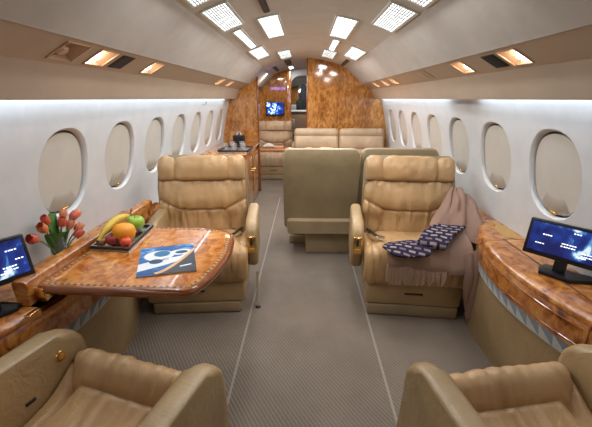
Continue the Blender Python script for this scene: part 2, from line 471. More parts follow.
# ------------------------------------------------------------------ ceiling lights
def ceil_panel(b, x0, x1, y0, y1, off, th, nx=8):
    def f(u, v): 
        x = x0+(x1-x0)*u; return Vector((x, y0+(y1-y0)*v, zc(x)-off))
    A = [[b.verts.new(f(i/nx, j)) for j in (0,1)] for i in range(nx+1)]
    B = [[b.verts.new(f(i/nx, j)+Vector((0,0,th))) for j in (0,1)] for i in range(nx+1)]
    for i in range(nx):
        b.faces.new((A[i][0], A[i+1][0], A[i+1][1], A[i][1])); b.faces.new((B[i][0], B[i][1], B[i+1][1], B[i+1][0]))
        for j in (0,1): b.faces.new((A[i][j], A[i+1][j], B[i+1][j], B[i][j]))
    for i in (0, nx): b.faces.new((A[i][0], A[i][1], B[i][1], B[i][0]))
LG = 'ceiling light panels'
def ceiling_light(x0, x1, y0, y1, label, louvre=True):
    t = empty('ceiling_light', ((x0+x1)/2, (y0+y1)/2, zc((x0+x1)/2)), 0, label, 'ceiling light', LG)
    inv = Matrix.Translation(-Vector(t.location))
    def part(n, b, m):
        bmesh.ops.transform(b, matrix=inv, verts=b.verts); return obj(n, b, M[m], t, smooth=False)
    b = BM(); w_ = .012
    ceil_panel(b, x0-w_, x0, y0-w_, y1+w_, .010, .012, 2); ceil_panel(b, x1, x1+w_, y0-w_, y1+w_, .010, .012, 2)
    ceil_panel(b, x0, x1, y0-w_, y0, .010, .012); ceil_panel(b, x0, x1, y1, y1+w_, .010, .012)
    part('frame', b, 'lamp_frame')
    l = bpy.data.lights.new('ceiling_lamp', 'AREA'); l.shape = 'RECTANGLE'; l.size = (x1-x0)*.96; l.size_y = (y1-y0)*.96
    l.energy = 44*(x1-x0)*(y1-y0); l.color = (.96,.97,1.0)
    o = bpy.data.objects.new('lamp', l); link(o, t); xm = (x0+x1)/2
    dz = (zc(xm+.01)-zc(xm-.01))/.02
    o.rotation_euler = (0, -math.atan(dz), 0); o.location = (0, 0, -.020)
    b = BM(); ceil_panel(b, x0, x1, y0, y1, .004, .003); part('diffuser', b, 'lamp_white')
    if louvre:
        b = BM(); n = 9
        for q in range(1, n): 
            x = x0+(x1-x0)*q/n; ceil_panel(b, x-.0022, x+.0022, y0, y1, .0095, .005, 1)
        n = 14
        for q in range(1, n):
            y = y0+(y1-y0)*q/n; ceil_panel(b, x0, x1, y-.0022, y+.0022, .0090, .004, 6)
        part('louvre', b, 'grille')
ceiling_light(-.503,-.392,1.88,2.37,'large white louvred ceiling light in the left outer row, nearest the camera')
ceiling_light(-.503,-.392,3.34,4.00,'far white ceiling light in the left outer row, beyond the narrow strip')
ceiling_light(-.295,-.178,2.38,3.08,'white louvred ceiling light left of centre, ahead of the dark speaker slot')
ceiling_light(-.295,-.178,3.98,4.62,'small far white ceiling light left of centre')
ceiling_light(.410,.522,1.88,2.37,'large white louvred ceiling light in the right outer row, nearest the bin')
ceiling_light(.408,.525,3.34,4.00,'far white ceiling light in the right outer row')
ceiling_light(.195,.318,2.42,3.10,'white louvred ceiling light right of centre, nearest of its row')
ceiling_light(.195,.318,3.96,4.54,'far white ceiling light right of centre, just before the bulkhead')
ceiling_light(.410,.522,1.20,1.76,'white louvred ceiling light cut by the top edge of the photo at right')
ceiling_light(-.503,-.392,1.20,1.76,'white louvred ceiling light cut by the top edge of the photo at left')
ceiling_light(-.470,-.428,2.49,3.25,'narrow white strip light between the two left outer lights', False)
ceiling_light(.236,.282,3.26,3.89,'narrow white strip light between the two right centre lights', False)
ceiling_light(-.268,-.205,5.8,6.3,'tiny white light before the galley doorway', False)
def vent(x0, x1, y0, y1, label):
    t = empty('ceiling_vent', ((x0+x1)/2, (y0+y1)/2, zc((x0+x1)/2)), 0, label, 'vent', 'dark ceiling slots')
    inv = Matrix.Translation(-Vector(t.location))
    b = BM(); ceil_panel(b, x0, x1, y0, y1, .006, .005); bmesh.ops.transform(b, matrix=inv, verts=b.verts); obj('frame', b, M['dark'], t, smooth=False)
    b = BM(); n = max(3, int((y1-y0)/.035)); xa, xb = x0+.006, x1-.006
    def rib(u, v):
        x = xa+(xb-xa)*u; k_ = round(v*n*4); return Vector((x, y0+(y1-y0)*v, zc(x)-.0065-(.006 if k_ % 4 in (1, 2) else 0)))
    grid(b, rib, 3, n*4)
    bmesh.ops.transform(b, matrix=inv, verts=b.verts); obj('slats', b, M['vent_slat'], t, smooth=False)
vent(-.247,-.211,1.45,2.28,'long dark slotted vent left of the ceiling centre at the top edge')
vent(-.47,-.42,5.25,5.95,'small dark slot in the ceiling above the television niche')
vent(-.285,-.205,4.92,5.55,'dark slot in the ceiling before the tiny far light')
vent(.455,.495,4.25,4.9,'dark slot in the ceiling beside the right bulkhead top')

# ------------------------------------------------------------------ reading spots in the service panels
PU = Vector((E3[0]-E2[0], 0, E3[1]-E2[1])).normalized()      # across the panel, outboard
def psu_frame(sd, y):
    mid = Vector(((E2[0]+E3[0])/2, y, (E2[1]+E3[1])/2))
    ux = Vector((PU.x*sd, 0, PU.z)); n = Vector((-.4847*sd, 0, -.8747))   # n points into the cabin
    m = Matrix(((ux.x,0,n.x,mid.x*sd),(ux.y,1,n.y,y),(ux.z,0,n.z,mid.z),(0,0,0,1)))
    return m
def spot(sd, y, label, on=True):
    m = psu_frame(sd, y)
    t = empty('reading_spot', m.translation, 0, label, 'reading light', 'reading spots')
    t.matrix_world = m if sd > 0 else m
    b = BM(); fw, fh = SFW, SFH
    for (a, c, d, e) in ((-fw-.006,-fw,-fh,fh),(fw,fw+.006,-fh,fh)): box(b, a, c, d, e, -.001, .003, .001, 1)
    for (d, e) in ((-fh-.006,-fh),(fh,fh+.006)): box(b, -fw-.006, fw+.006, d, e, -.001, .005, .0015, 1)
    obj('frame', b, M['spot_well'], t)
    b = BM()      # recessed well: bulb end deep, inboard end sloping up to the frame
    o_ = [(-SFW,-SFH),(SFW,-SFH),(SFW,SFH),(-SFW,SFH)]; i_ = [(-SFW*.1,-SFH*.72),(SFW*.9,-SFH*.72),(SFW*.9,SFH*.72),(-SFW*.1,SFH*.72)]
    A = [b.verts.new((x, y, .001)) for x, y in o_]; B = [b.verts.new((x, y, -.034)) for x, y in i_]
    for q in range(4): b.faces.new((A[q], A[(q+1)%4], B[(q+1)%4], B[q]))
    b.faces.new(B); obj('well', b, M['spot_well'], t, smooth=False)
    b = BM(); lathe(b, [(.012,-.034),(.022,-.026),(.024,-.016),(.018,-.008),(.004,-.005)], (.018,.0,0), 20); obj('bulb', b, M['lamp_warm'] if on else M['spot_well'], t)
    if on:
        l = bpy.data.lights.new('reading_spot_beam', 'SPOT'); l.energy = 3.0; l.color = (1,.76,.52); l.spot_size = math.radians(75); l.spot_blend = .6; l.shadow_soft_size = .02
        o = bpy.data.objects.new('beam', l); link(o, t); o.location = (.018,0,.004)
        o.rotation_euler = (PI,0,0)
def flat_plate(sd, y, label, nm, m, hh=.052):
    mm = psu_frame(sd, y); t = empty(nm, mm.translation, 0, label, 'panel'); t.matrix_world = mm
    b = BM(); box(b, -.046, .046, -hh, hh, -.001, .004, .0015, 1); obj('cover', b, M[m], t)
    if m == 'dark':
        b = BM()
        grid(b, lambda u, v: (-.040+.08*u, -.046+.092*v, .0045+(.003 if round(v*28) % 4 in (1, 2) else 0)), 2, 28)
        obj('slats', b, M['black'], t, smooth=False)
spot(-1, 1.49, 'lit brass reading spot on the left, nearer of the lit pair'); spot(-1, 1.97, 'lit brass reading spot on the left beyond the dark grille')
flat_plate(-1, 1.65, 'dark square air grille between the two left reading spots', 'air_grille', 'dark')
spot(-1, 1.29, 'unlit reading spot on the left, nearest the camera', False)
spot(1, 1.50, 'lit brass reading spot on the right, nearest the camera'); spot(1, 1.97, 'lit brass reading spot on the right beyond the dark grille')
flat_plate(1, 1.65, 'dark square air grille between the two right reading spots', 'air_grille', 'dark')
flat_plate(1, 2.53, 'plain tan blanking plate in the right service panel', 'blanking_plate', 'shell_low')
for y, w_ in ((3.45,'nearest of the far right trio'),(3.82,'middle of the far right trio'),(4.3,'last of the far right trio')): spot(1, y, 'lit reading spot, '+w_)
for y, w_ in ((3.50,'nearer of the far left pair'),(3.95,'farther of the far left pair')): spot(-1, y, 'lit reading spot, '+w_)

# ------------------------------------------------------------------ seats
def rr(y0, y1, z0, z1, r, n=6):
    P = []
    for (cy, cz, a0) in ((y1-r, z1-r, 0), (y0+r, z1-r, 90), (y0+r, z0+r, 180), (y1-r, z0+r, 270)):
        for k in range(n+1):
            a = math.radians(a0+90*k/n); P.append((cy+r*math.cos(a), cz+r*math.sin(a)))
    return P
def arm_bm(x0, x1, yf, yb, zt, zb):
    h = zt-zb
    pts = [(yf+.10, zt)]
    for k in range(1, 5):
        a = PI/2*k/4; pts.append((yf+.10-.10*math.sin(a), zt-.10+.10*math.cos(a)))
    pts += [(yf+.005, zb+h*.35), (yf+.03, zb+.02), (yf+.06, zb), (yb, zb+.02), (yb+.03, zt+.022)]
    b = BM(); prism(b, pts, lambda y, z, d: (d, y, z), x0, x1, .026, 5); return b
SEATG = 'leather club seats'
def make_seat(label, loc, rz, cw=.60, bw=.60, ain=(.285,.285), aw=.075, aseat=-.17, azb=.265, azt=.565, turned=False, seed=1, near=False, mk='leather'):
    t = empty('club_seat', loc, rz, label, 'seat', SEATG)
    L_ = M[mk]
    # seat cushion: back -> front -> down over the roll
    path = [(.16,.425),(.02,.435),(-.12,.452),(-.20,.455),(-.262,.435),(-.290,.375),(-.288,.30),(-.270,.24),(-.235,.215)]
    if near: path = [(.26,.40),(.16,.402),(.02,.405),(-.09,.42),(-.155,.46),(-.205,.500),(-.245,.503),(-.275,.465),(-.29,.39),(-.275,.225)]
    gr = [[(-.80,0),(-.80,.40),(-.95,.46)],[(.80,0),(.80,.40),(.95,.46)]]
    if near: gr = [[(-.70,0),(-.72,.47),(-.60,.51),(.60,.51),(.72,.47),(.70,0)],[(-.72,.47),(-1,.60)],[(.72,.47),(1,.60)]]
    reg = (lambda s, t_: .5+.9*math.exp(-((t_-.42)/.22)**2)) if near else (lambda s, t_: .4+.8*math.exp(-((t_-.6)/.3)**2))
    b = pad(path, cw, .09, gr, wrinkle(seed, .0065 if not near else .0048, 6 if not near else 4, 1.6, reg), .05, .03, 56 if not near else 110, 48 if not near else 96, .004, .0, .010, .009, 1)
    obj('seat_cushion', b, L_, t)
    # backrest below the headrest
    bp = [(.135,.40),(.150,.50),(.140,.58),(.165,.68),(.195,.775)]
    gr = [[(-1,.66),(-.50,.44),(.50,.44),(1,.66)],[(-.50,.44),(-.64,.0)],[(.50,.44),(.64,.0)]]
    wf = wrinkle(seed+3, .0095, 5.5, 1.2, lambda s, t_: .35+math.exp(-((t_-.35)/.22)**2)*(abs(s) < .9) + .6*math.exp(-((t_-.95)/.12)**2))
    b = pad(bp, bw, .10, gr, wf, .045, .03, 60, 52, .012, 0, .013, .010, -1)
    obj('backrest', b, L_, t)
    hp_ = [(.175,.768),(.178,.81),(.190,.87),(.225,.922),(.27,.935)]
    b = pad(hp_, bw*.985, .09, [[(-.62,0),(-.60,1)],[(.62,0),(.60,1)]], wrinkle(seed+6, .004, 5, 1.6), .045, .028, 34, 48, .006, .13, .009, .008, -1)
    obj('headrest', b, L_, t)
    # shell behind the pads
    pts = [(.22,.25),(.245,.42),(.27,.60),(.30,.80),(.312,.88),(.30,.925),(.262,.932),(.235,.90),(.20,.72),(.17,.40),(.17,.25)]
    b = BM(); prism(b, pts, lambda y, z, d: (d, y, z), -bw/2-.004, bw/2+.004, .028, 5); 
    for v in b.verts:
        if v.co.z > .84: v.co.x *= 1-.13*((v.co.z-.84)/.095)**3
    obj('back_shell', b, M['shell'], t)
    b = BM(); prism(b, [(.19,.20),(.275,.215),(.285,.33),(.255,.345),(.19,.33)], lambda y, z, d: (d, y, z), -bw*.46, bw*.46, .02, 4)
    obj('back_skirt', b, M['shell_low'], t)
    # leg rest panel, chassis and base
    b = BM(); prism(b, [(-.240,.235),(-.252,.20),(-.244,.09),(-.225,.075),(.20 if not turned else -.06,.075),(.20 if not turned else -.06,.235)], lambda y, z, d: (d, y, z), -cw*.46, cw*.46, .016, 3)
    lr = obj('leg_rest', b, M['leather_arm'], t)
    b = BM(); box(b, -.055, .055, -.256, -.243, .160, .172, .004); obj('pull_handle', b, M['dark'], lr)
    b = BM(); box(b, -.275 if cw > .5 else -.22, .275 if cw > .5 else .22, -.245, .24 if not turned else -.02, .0, .082, .014); obj('base', b, M['shell_low'], t)
    if near:
        for c in t.children:
            if c.name.split('.')[0] in ('backrest','headrest','back_shell','back_skirt'): c.location.y = .10
    for sd in (-1, 1):
        a0 = ain[0] if sd < 0 else ain[1]
        x0, x1 = (a0, a0+aw) if sd > 0 else (-a0-aw, -a0)
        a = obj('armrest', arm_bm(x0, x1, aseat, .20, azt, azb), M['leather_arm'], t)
        xc = (x0+x1)/2
        if not near:
            b = BM(); box(b, xc-.026, xc+.026, aseat-.006, aseat+.012, azb+.115, azb+.225, .004); pl = obj('control_plate', b, M['brass'], a)
            b = BM(); box(b, xc-.008, xc+.008, aseat-.012, aseat-.004, azb+.17, azb+.215, .002); obj('lever', b, M['dark'], pl)
            b = BM(); box(b, xc-.018, xc+.018, aseat-.010, aseat-.004, azb+.125, azb+.150, .003); obj('button', b, M['gold_inlay'], pl)
    return t
def buckle(t):
    for sd in (-1,1):
        b = BM()
        tube(b, [(sd*.27,.12,.44),(sd*.26,.03,.465),(sd*.235,-.05,.468),(sd*.215,-.08,.468)], .009, 6)
        sb = obj('seat_belt', b, M['dark'], t)
        b = BM(); box(b, -.026, .026, -.018, .018, -.007, .007, .003, 2, Matrix.Translation((sd*.205,-.10,.47)) @ Matrix.Rotation(.5*sd, 4, 'Z')); obj('buckle', b, M['chrome'], sb)
sL = make_seat('tan leather seat on the left behind the wooden table, facing the camera', (-.692,2.11,0), math.radians(5), cw=.66, ain=(.235,.312), seed=2)
sR = make_seat('tan leather seat on the right with a pink throw over its arm', (.692,2.11,0), math.radians(-5), cw=.62, ain=(.312,.235), seed=5)
for s_ in (sL, sR): buckle(s_)
sC = make_seat('olive-tan seat with its back to the camera, nearest the aisle', (.13,2.99,0), PI, bw=.60, ain=(.235,.235), aw=.06, aseat=-.15, azt=.55, seed=9, turned=True)
sD = make_seat('olive-tan seat turned away, mostly hidden behind the seat with the throw', (.745,3.02,0), PI, bw=.60, ain=(.235,.235), aw=.06, aseat=-.15, azt=.55, seed=11, turned=True)
b = BM(); box(b, -.285, .12, -.05, .20, 0, .185, .012); obj('floor_block', b, M['shell_low'], sC)
sF = make_seat('small far seat in the niche below the television', (-.52,5.93,0), 0, seed=13, mk='far_leather')
nL = make_seat('near left seat facing away, only cushion and arms in view', (-.615,.655,0), math.radians(164), cw=.47, bw=.52, ain=(.235,.235), aw=.078, aseat=-.29, azb=.10, azt=.575, seed=17, near=True)
nR = make_seat('near right seat facing away, only cushion and arms in view', (.665,.645,0), math.radians(-170), cw=.47, bw=.52, ain=(.235,.235), aw=.075, aseat=-.29, azb=.10, azt=.575, seed=23, near=True)
# crest and recline slot on the inner face of the near left seat's window arm (local +x is the window side)
am = [c for c in nL.children if c.name.startswith('armrest')][1]
b = BM(); cyl(b, (.236,-.185,.505), (.2315,-.185,.505), .019, .017, 20); e_ = obj('crest', b, M['brass'], am)
b = BM(); lathe(b, [(.011,0),(.0125,.002),(.009,.003),(.003,.0035)], (0,0,0), 6); bmesh.ops.transform(b, matrix=Matrix.Translation((.2315,-.185,.505)) @ Matrix.Rotation(-PI/2,4,'Y'), verts=b.verts); obj('emblem', b, M['gold_inlay'], e_)
b = BM(); box(b, .2315, .237, -.085, -.055, .425, .437, .002); obj('slot', b, M['dark'], am)

# rear divan
t = empty('divan', (.46,4.60,0), 0, 'pale tan two-cushion divan in front of the tall burl bulkhead', 'sofa')
b = BM(); box(b, -.62, .62, -.28, .30, .0, .30, .02); obj('base', b, M['shell_low'], t)
for sd in (-1,1):
    for nm, path, gr, th, side in (('seat_cushion', [(.16,.43),(-.1,.45),(-.22,.45),(-.28,.40),(-.285,.31)], [], .12, 1),
                             ('back_cushion', [(.13,.42),(.14,.56),(.155,.70),(.18,.84),(.205,.90),(.25,.925)], [[(-1,.75),(1,.75)],[(-1,.42),(1,.42)]], .10, -1)):
        bmx = pad(path, .61, th, gr, wrinkle(31+sd, .003, 5, 1.5), .05, .03, 40, 36, .008, .03, .012, .012, side)
        bmesh.ops.translate(bmx, vec=(sd*.308,0,0), verts=bmx.verts); obj(nm, bmx, M['far_leather'], t)
# wooden table between the back-turned seats and the divan
t = empty('conference_table', (.47,3.78,0), 0, 'glossy burl table behind the back-turned seats, glimpsed in the gap', 'table')
b = BM(); box(b, -.44, .50, -.28, .28, .665, .70, .012); obj('tabletop', b, M['burl_table'], t)
b = BM(); box(b, -.1, .1, -.07, .07, .0, .668, .01); obj('pedestal', b, M['burl_dark'], t)
# small peach folded cloth on far seat
t = empty('folded_napkin', (-.55,5.86,.47), 0, 'white and peach folded cloth lying on the far niche seat', 'cloth')
b = BM(); box(b, -.2, .26, -.1, .1, .0, .035, .015); box(b, -.15, .2, -.07, .09, .03, .07, .018)
obj('fold', b, mat('peach cloth', (.72,.36,.2), .8), t)
b = BM(); grid(b, lambda u, v: (-.16+.2*u, -.09+.16*v, .075+.05*math.sin(PI*u)*math.sin(PI*v)), 10, 10); obj('napkin', b, mat('white cloth', (.8,.75,.68), .8), t)

# television on niche bulkhead
def screen_mat(name, scale, seed, bright=1.6):
    m = mat(name, (.01,.01,.02), .15); N, L, b_ = nodes(m)
    v = objvec(N, L); mp = N.new('ShaderNodeMapping'); mp.inputs['Location'].default_value = (seed, seed*.7, 0); L.new(v, mp.inputs['Vector'])
    n = noisetex(N, L, scale, 5, .55, .6, mp.outputs['Vector'])
    r = ramp(N, [(.0,(.002,.004,.03)), (.44,(.003,.010,.10)), (.55,(.012,.04,.26)), (.585,(.08,.28,.55)), (.62,(.70,.82,.95)), (.8,(.9,.95,1))])
    L.new(n.outputs['Fac'], r.inputs['Fac']); L.new(r.outputs['Color'], b_.inputs['Emission Color']); b_.inputs['Emission Strength'].default_value = bright
    return m
M['screen_tv'] = screen_mat('television picture', 11, 2.1, 2.2)
M['screen_map'] = screen_mat('moving map picture', 8.5, 4.3, .75)
M['map_text'] = mat('map lettering', (.5,.5,.5), .5, emit=(.9,.95,1), estr=1.3)
t = empty('television', (-.535,YT,1.135), 0, 'small flat television glowing blue on the niche bulkhead', 'television')
b = BM(); box(b, -.160, .160, -.05, -.004, -.118, .112, .008); obj('casing', b, M['black'], t)
b = BM(); box(b, -.145, .145, -.052, -.049, -.098, .098); obj('screen', b, M['screen_tv'], t, smooth=False)

# credenza on left
t = empty('credenza', (-.875,4.30,0), 0, 'burl wood credenza in front of the left partition', 'cabinet')
b = BM(); box(b, -.19, .215, -.55, .62, .0, .70, .006); obj('body', b, M['burl'], t)
b = BM(); box(b, -.275, .235, -.57, .625, .70, .725, .008); obj('top', b, M['burl_table'], t)
for q in range(2):
    b = BM(); box(b, .214, .224, -.50+q*.56, .02+q*.56, .08, .64, .004); d = obj('door', b, M['burl_panel'], t)
    b = BM(); cyl(b, (.222,-.03+q*.12,.44), (.238,-.03+q*.12,.44), .012, .010, 14); obj('knob', b, M['brass'], d)
# tissue box
t = empty('tissue_box', (-.86,4.55,.7265), 0, 'black tissue box with white tissue on the credenza', 'tissue box')
b = BM(); box(b, -.07, .07, -.065, .065, 0, .125, .006); obj('box', b, M['black'], t)
b = BM(); grid(b, lambda u, v: ((u-.5)*.05+.012*math.sin(7*v), (v-.5)*.03, .122+.05*math.sin(PI*u)**.7*(1-.4*v)), 10, 6); obj('tissue', b, M['cabinet_white'], t)
# tray with glasses
t = empty('serving_tray', (-.80,4.02,.7265), 0, 'silver tray holding drinking glasses on the credenza', 'tray')
b = BM(); box(b, -.17, .17, -.20, .20, 0, .012, .004); obj('base', b, M['steel'], t)
b = BM()
for (a, c, d, e) in ((-.17,-.16,-.2,.2),(.16,.17,-.2,.2),(-.17,.17,-.2,-.19),(-.17,.17,.19,.2)): box(b, a, c, d, e, .01, .03, .002)
obj('rim', b, M['dark'], t)
gm = mat('glass', (1,1,1), .03); nodes(gm)[2].inputs['Transmission Weight'].default_value = .9
pos = [(-.10,-.10,'near left'),(0,-.11,'near middle'),(.10,-.09,'near right'),(-.05,.05,'far left'),(.06,.06,'far right')]
for x, y, w_ in pos:
    b = BM(); lathe(b, [(.020,0),(.024,.004),(.030,.085),(.028,.085),(.022,.008),(.004,.007)], (0,0,0), 18)
    o = obj('tumbler', b, gm); o.location = (-.80+x, 4.02+y, .739)
    tag(o, 'clear tumbler on the credenza tray, %s of the set' % w_, 'glass', 'tumblers on the tray')
# pair of spectacles-like hook on the left wall above far windows is a coat hook
t = empty('coat_hook', (-1.035,3.62,1.27), 0, 'small chrome hook on the left wall between far windows', 'hook')
b = BM(); tube(b, [(-.03,0,-.02),(.01,0,-.03),(.04,0,-.01),(.045,0,.015),(.03,0,.025)], .006, 8); obj('hook', b, M['chrome'], t)
b = BM(); cyl(b, (-.035,0,-.02), (-.022,0,-.02), .016, .014, 14); obj('mount', b, M['chrome'], t)

# ------------------------------------------------------------------ side ledges
def ledge_section(xi, xo, zt):
    """profile of the wooden ledge, outboard -> inboard -> down"""
    return [(xo, zt), (xi+.03, zt), (xi+.012, zt-.006), (xi, zt-.022), (xi+.002, zt-.06), (xi+.02, zt-.135)]
def loft(b, secs, mi=None, close=False):
    R = [[b.verts.new(p) for p in s] for s in secs]
    for A, B in zip(R, R[1:]):
        for k in range(len(A)-1): b.faces.new((A[k], A[k+1], B[k+1], B[k]))
    b.faces.new(R[0]); b.faces.new(R[-1][::-1])
def xi_r(y, sd=1): return min(1.06, .897 + .42*(y-(1.4 if sd > 0 else 1.3))**2)
def side_ledge(sd, label, y0, y1):
    t = empty('side_ledge', (sd*1.03, (y0+y1)/2, 0), 0, label, 'ledge')
    inv = Matrix.Translation(-Vector(t.location))
    def part(n, b, m, parent=t, **k):
        bmesh.ops.transform(b, matrix=inv, verts=b.verts); return obj(n, b, m, parent, **k)
    ys = [y0+(y1-y0)*i/24 for i in range(25)]; zt = .60
    ytop = ys if sd > 0 else [y0+(1.03-y0)*q/24 for q in range(25)]
    b = BM(); loft(b, [[(sd*xw(zt)*.998, y, zt), (sd*(xi_r(y, sd)+.03), y, zt), (sd*(xi_r(y, sd)+.012), y, zt-.005), (sd*(xi_r(y, sd)+.004), y, zt-.016), (sd*(xi_r(y, sd)+.004), y, zt-.030), (sd*xw(zt)*.99, y, zt-.030)] for y in ytop]); part('ledge_top', b, M['burl'])
    b = BM(); loft(b, [[(sd*(xi_r(y, sd)+.014), y, zt-.030), (sd*(xi_r(y, sd)), y, zt-.05), (sd*(xi_r(y, sd)+.004), y, zt-.10), (sd*(xi_r(y, sd)+.008), y, zt-.142), (sd*(xi_r(y, sd)+.05), y, zt-.142), (sd*(xi_r(y, sd)+.05), y, zt-.03)] for y in ys]); part('front_rail', b, M['burl'])
    # patterned strip of blue triangles
    b = BM(); n = int((y1-y0)/.062); za, zb_ = zt-.142, zt-.200
    def xs(y, z): return sd*(xi_r(y, sd)+.009 + (.010 if z < za-.03 else 0))
    for i in range(n):
        ya, yb = y0+(y1-y0)*i/n, y0+(y1-y0)*(i+1)/n
        A = b.verts.new((xs(ya,za), ya, za)); B = b.verts.new((xs(yb,za), yb, za)); C_ = b.verts.new((xs(yb,zb_), yb, zb_)); D = b.verts.new((xs(ya,zb_), ya, zb_))
        f = b.faces.new((A, B, D)); f.material_index = 0; f = b.faces.new((B, C_, D)); f.material_index = 1
    part('patterned_strip', b, [M['tri_dark'], M['tri_light']], smooth=False)
    b = BM(); loft(b, [[(sd*(xi_r(y, sd)+.026), y, zb_), (sd*max(.972, xi_r(y, sd)+.02), y, .0), (sd*1.085, y, 0), (sd*1.125, y, zb_)] for y in ys]); part('lower_panel', b, M['panel'])
    return t, part
def tri(name, c):
    m = mat(name, c, .75); N, L, b_ = nodes(m)
    n = noisetex(N, L, 60, 3, .6); r = ramp(N, [(.3, tuple(x*.75 for x in c)), (.7, tuple(x*1.2 for x in c))]); L.new(n.outputs['Fac'], r.inputs['Fac']); L.new(r.outputs['Color'], b_.inputs['Base Color']); return m
M['tri_dark'] = tri('slate blue fabric', (.22,.27,.31)); M['tri_light'] = tri('pale grey blue fabric', (.50,.51,.49))
rl, rpart = side_ledge(1, 'burl wood side ledge along the right wall with blue triangle band', -.5, 2.42)
# stowed table lid: dark groove, hinge groove, brass strip, end box with latch
b = BM(); box(b, 1.043, 1.049, .35, 1.70, .5995, .6012); rpart('table_slot', b, M['dark'], smooth=False)
b = BM(); box(b, 1.046, 1.158, 1.70, 1.705, .5995, .6011); rpart('lid_joint', b, M['moulding'], smooth=False)
b = BM(); box(b, 1.075, 1.150, 1.72, 1.95, .5995, .6016, .0005, 1); rpart('brass_insert', b, M['gold_inlay'], smooth=False)
b = BM(); box(b, 1.086, 1.110, 1.90, 1.93, .601, .606, .002); rpart('insert_catch', b, M['brass'])
b = BM()
for z, dx in ((.548,-.001),(.478,.0040)):
    tube(b, [(xi_r(y)+dx+.0005, y, z) for y in [1.02+.6*q/16 for q in range(17)]], .002, 6)
rpart('drawer_joint', b, M['moulding'], smooth=False)
b = BM(); box(b, xi_r(1)-.001, xi_r(1)+.02, 1.003, 1.009, .462, .572); rpart('joint', b, M['moulding'], smooth=False)
b = BM(); box(b, xi_r(.95)-.004, xi_r(.95)+.02, .915, .975, .485, .545, .004); lt = rpart('latch', b, M['brass'])
b = BM(); box(b, xi_r(.95)-.008, xi_r(.95)+.0, .928, .962, .498, .532, .003); rpart('latch_button', b, M['moulding'], lt)

ll, lpart = side_ledge(-1, 'burl wood side ledge along the left wall below the raised rim', -.5, 2.42)
# raised rim that houses the folding table
b = BM()
loft(b, [[(-1.160, y, .602), (-1.160, y, .620), (-1.012, y, .620), (-1.014, y, .690), (-1.008, y, .698), (-.972, y, .697), (-.962, y, .690), (-.960, y, .655), (-.968, y, .64), (-.968, y, .602)] for y in [1.03+(2.06-1.03)*i/12 for i in range(13)]])
lpart('raised_rim', b, M['burl'])
b = BM(); box(b, -.98, -.93, 1.06, 1.10, .60, .655, .006); lpart('table_hinge', b, M['brass'])
b = BM(); box(b, -1.15, -.952, 1.04, 2.3, .47, .48); lpart('compartment_floor', b, M['moulding'], smooth=False)
b = BM(); box(b, -.945, -.925, .97, 1.02, .597, .603, .002); lpart('catch', b, M['brass'])

# ------------------------------------------------------------------ fold-out table
t = empty('fold_out_table', (-.66,1.36,.60), 0, 'glossy burl fold-out table with rope inlay on the left', 'table')
inv = Matrix.Translation(-Vector(t.location))
out = [(-.975,1.065),(-.70,1.052),(-.395,1.048),(-.352,1.16),(-.329,1.30),(-.325,1.40),(-.340,1.53),(-.365,1.615),(-.44,1.66),(-.83,1.69),(-.962,1.69)]
def dense(pts, closed=True):
    res = []; n = len(pts)
    for i in range(n):
        a = Vector(pts[i]); b_ = Vector(pts[(i+1)%n]); m_ = max(1, int((b_-a).length/.012))
        for k in range(m_): res.append(a.lerp(b_, k/m_))
    return res
def smoothp(P, it=10):
    for _ in range(it):
        P = [(P[i-1]+P[i]*2+P[(i+1)%len(P)])/4 for i in range(len(P))]
    return P
OD = smoothp(dense(out), 8)
def inset(P, d):
    n = len(P); R = []
    for i in range(n):
        tg = (P[(i+1)%n]-P[i-1]).normalized(); nn = Vector((-tg.y, tg.x)); R.append(P[i]+nn*d)
    return R
zt = .66
def ring_bm(pa, pb, za, zb_, zlow=None, alt=None):
    b = BM(); n = len(pa)
    A = [b.verts.new((p.x,p.y,za)) for p in pa]; B = [b.verts.new((p.x,p.y,zb_)) for p in pb]
    for i in range(n):
        f = b.faces.new((A[i], A[(i+1)%n], B[(i+1)%n], B[i]))
        if alt: f.material_index = (i//1) % 2
    return b
def tpart(n, b, m, **k):
    bmesh.ops.transform(b, matrix=inv, verts=b.verts); return obj(n, b, m, t, **k)
b = BM(); I1 = inset(OD, .026); b.faces.new([b.verts.new((p.x,p.y,zt)) for p in inset(OD, .014)]); tpart('tabletop', b, M['burl_table'], smooth=False)
b = BM(); prof = [(.016,zt+.0006),(.006,zt+.001),(.0,zt-.004),(-.004,zt-.014),(-.001,zt-.026),(.006,zt-.032),(.05,zt-.034)]
R = [[b.verts.new((p.x,p.y,z)) for p in inset(OD, d)] for d, z in prof]
for A, B in zip(R, R[1:]):
    for i in range(len(A)): b.faces.new((A[i], A[(i+1)%len(A)], B[(i+1)%len(A)], B[i]))
b.faces.new(R[-1]); tpart('edge_moulding', b, M['moulding'])
M['rope_a'] = mat('rope inlay pale', (.55,.38,.20), .3, 0, .5); M['rope_b'] = mat('rope inlay dark', (.06,.022,.01), .3, 0, .5)
tpart('rope_inlay', ring_bm(inset(OD,.022), inset(OD,.031), zt+.0008, zt+.0008, alt=True), [M['rope_a'], M['rope_b']], smooth=False)
b = BM(); box(b, -.96, -.93, 1.08, 1.68, .606, .628, .004); tpart('slide_rail', b, M['burl_dark'])
b = BM(); box(b, -.662, -.660, 1.066, 1.675, zt+.0002, zt+.0009); tpart('leaf_joint', b, M['moulding'], smooth=False)
b = BM()
for q in range(2): tube(b, [(-.93,1.2+.35*q,.61),(-.80,1.2+.35*q,.62),(-.6,1.2+.35*q,.622)], .012, 8)
tpart('support_arm', b, M['steel'])

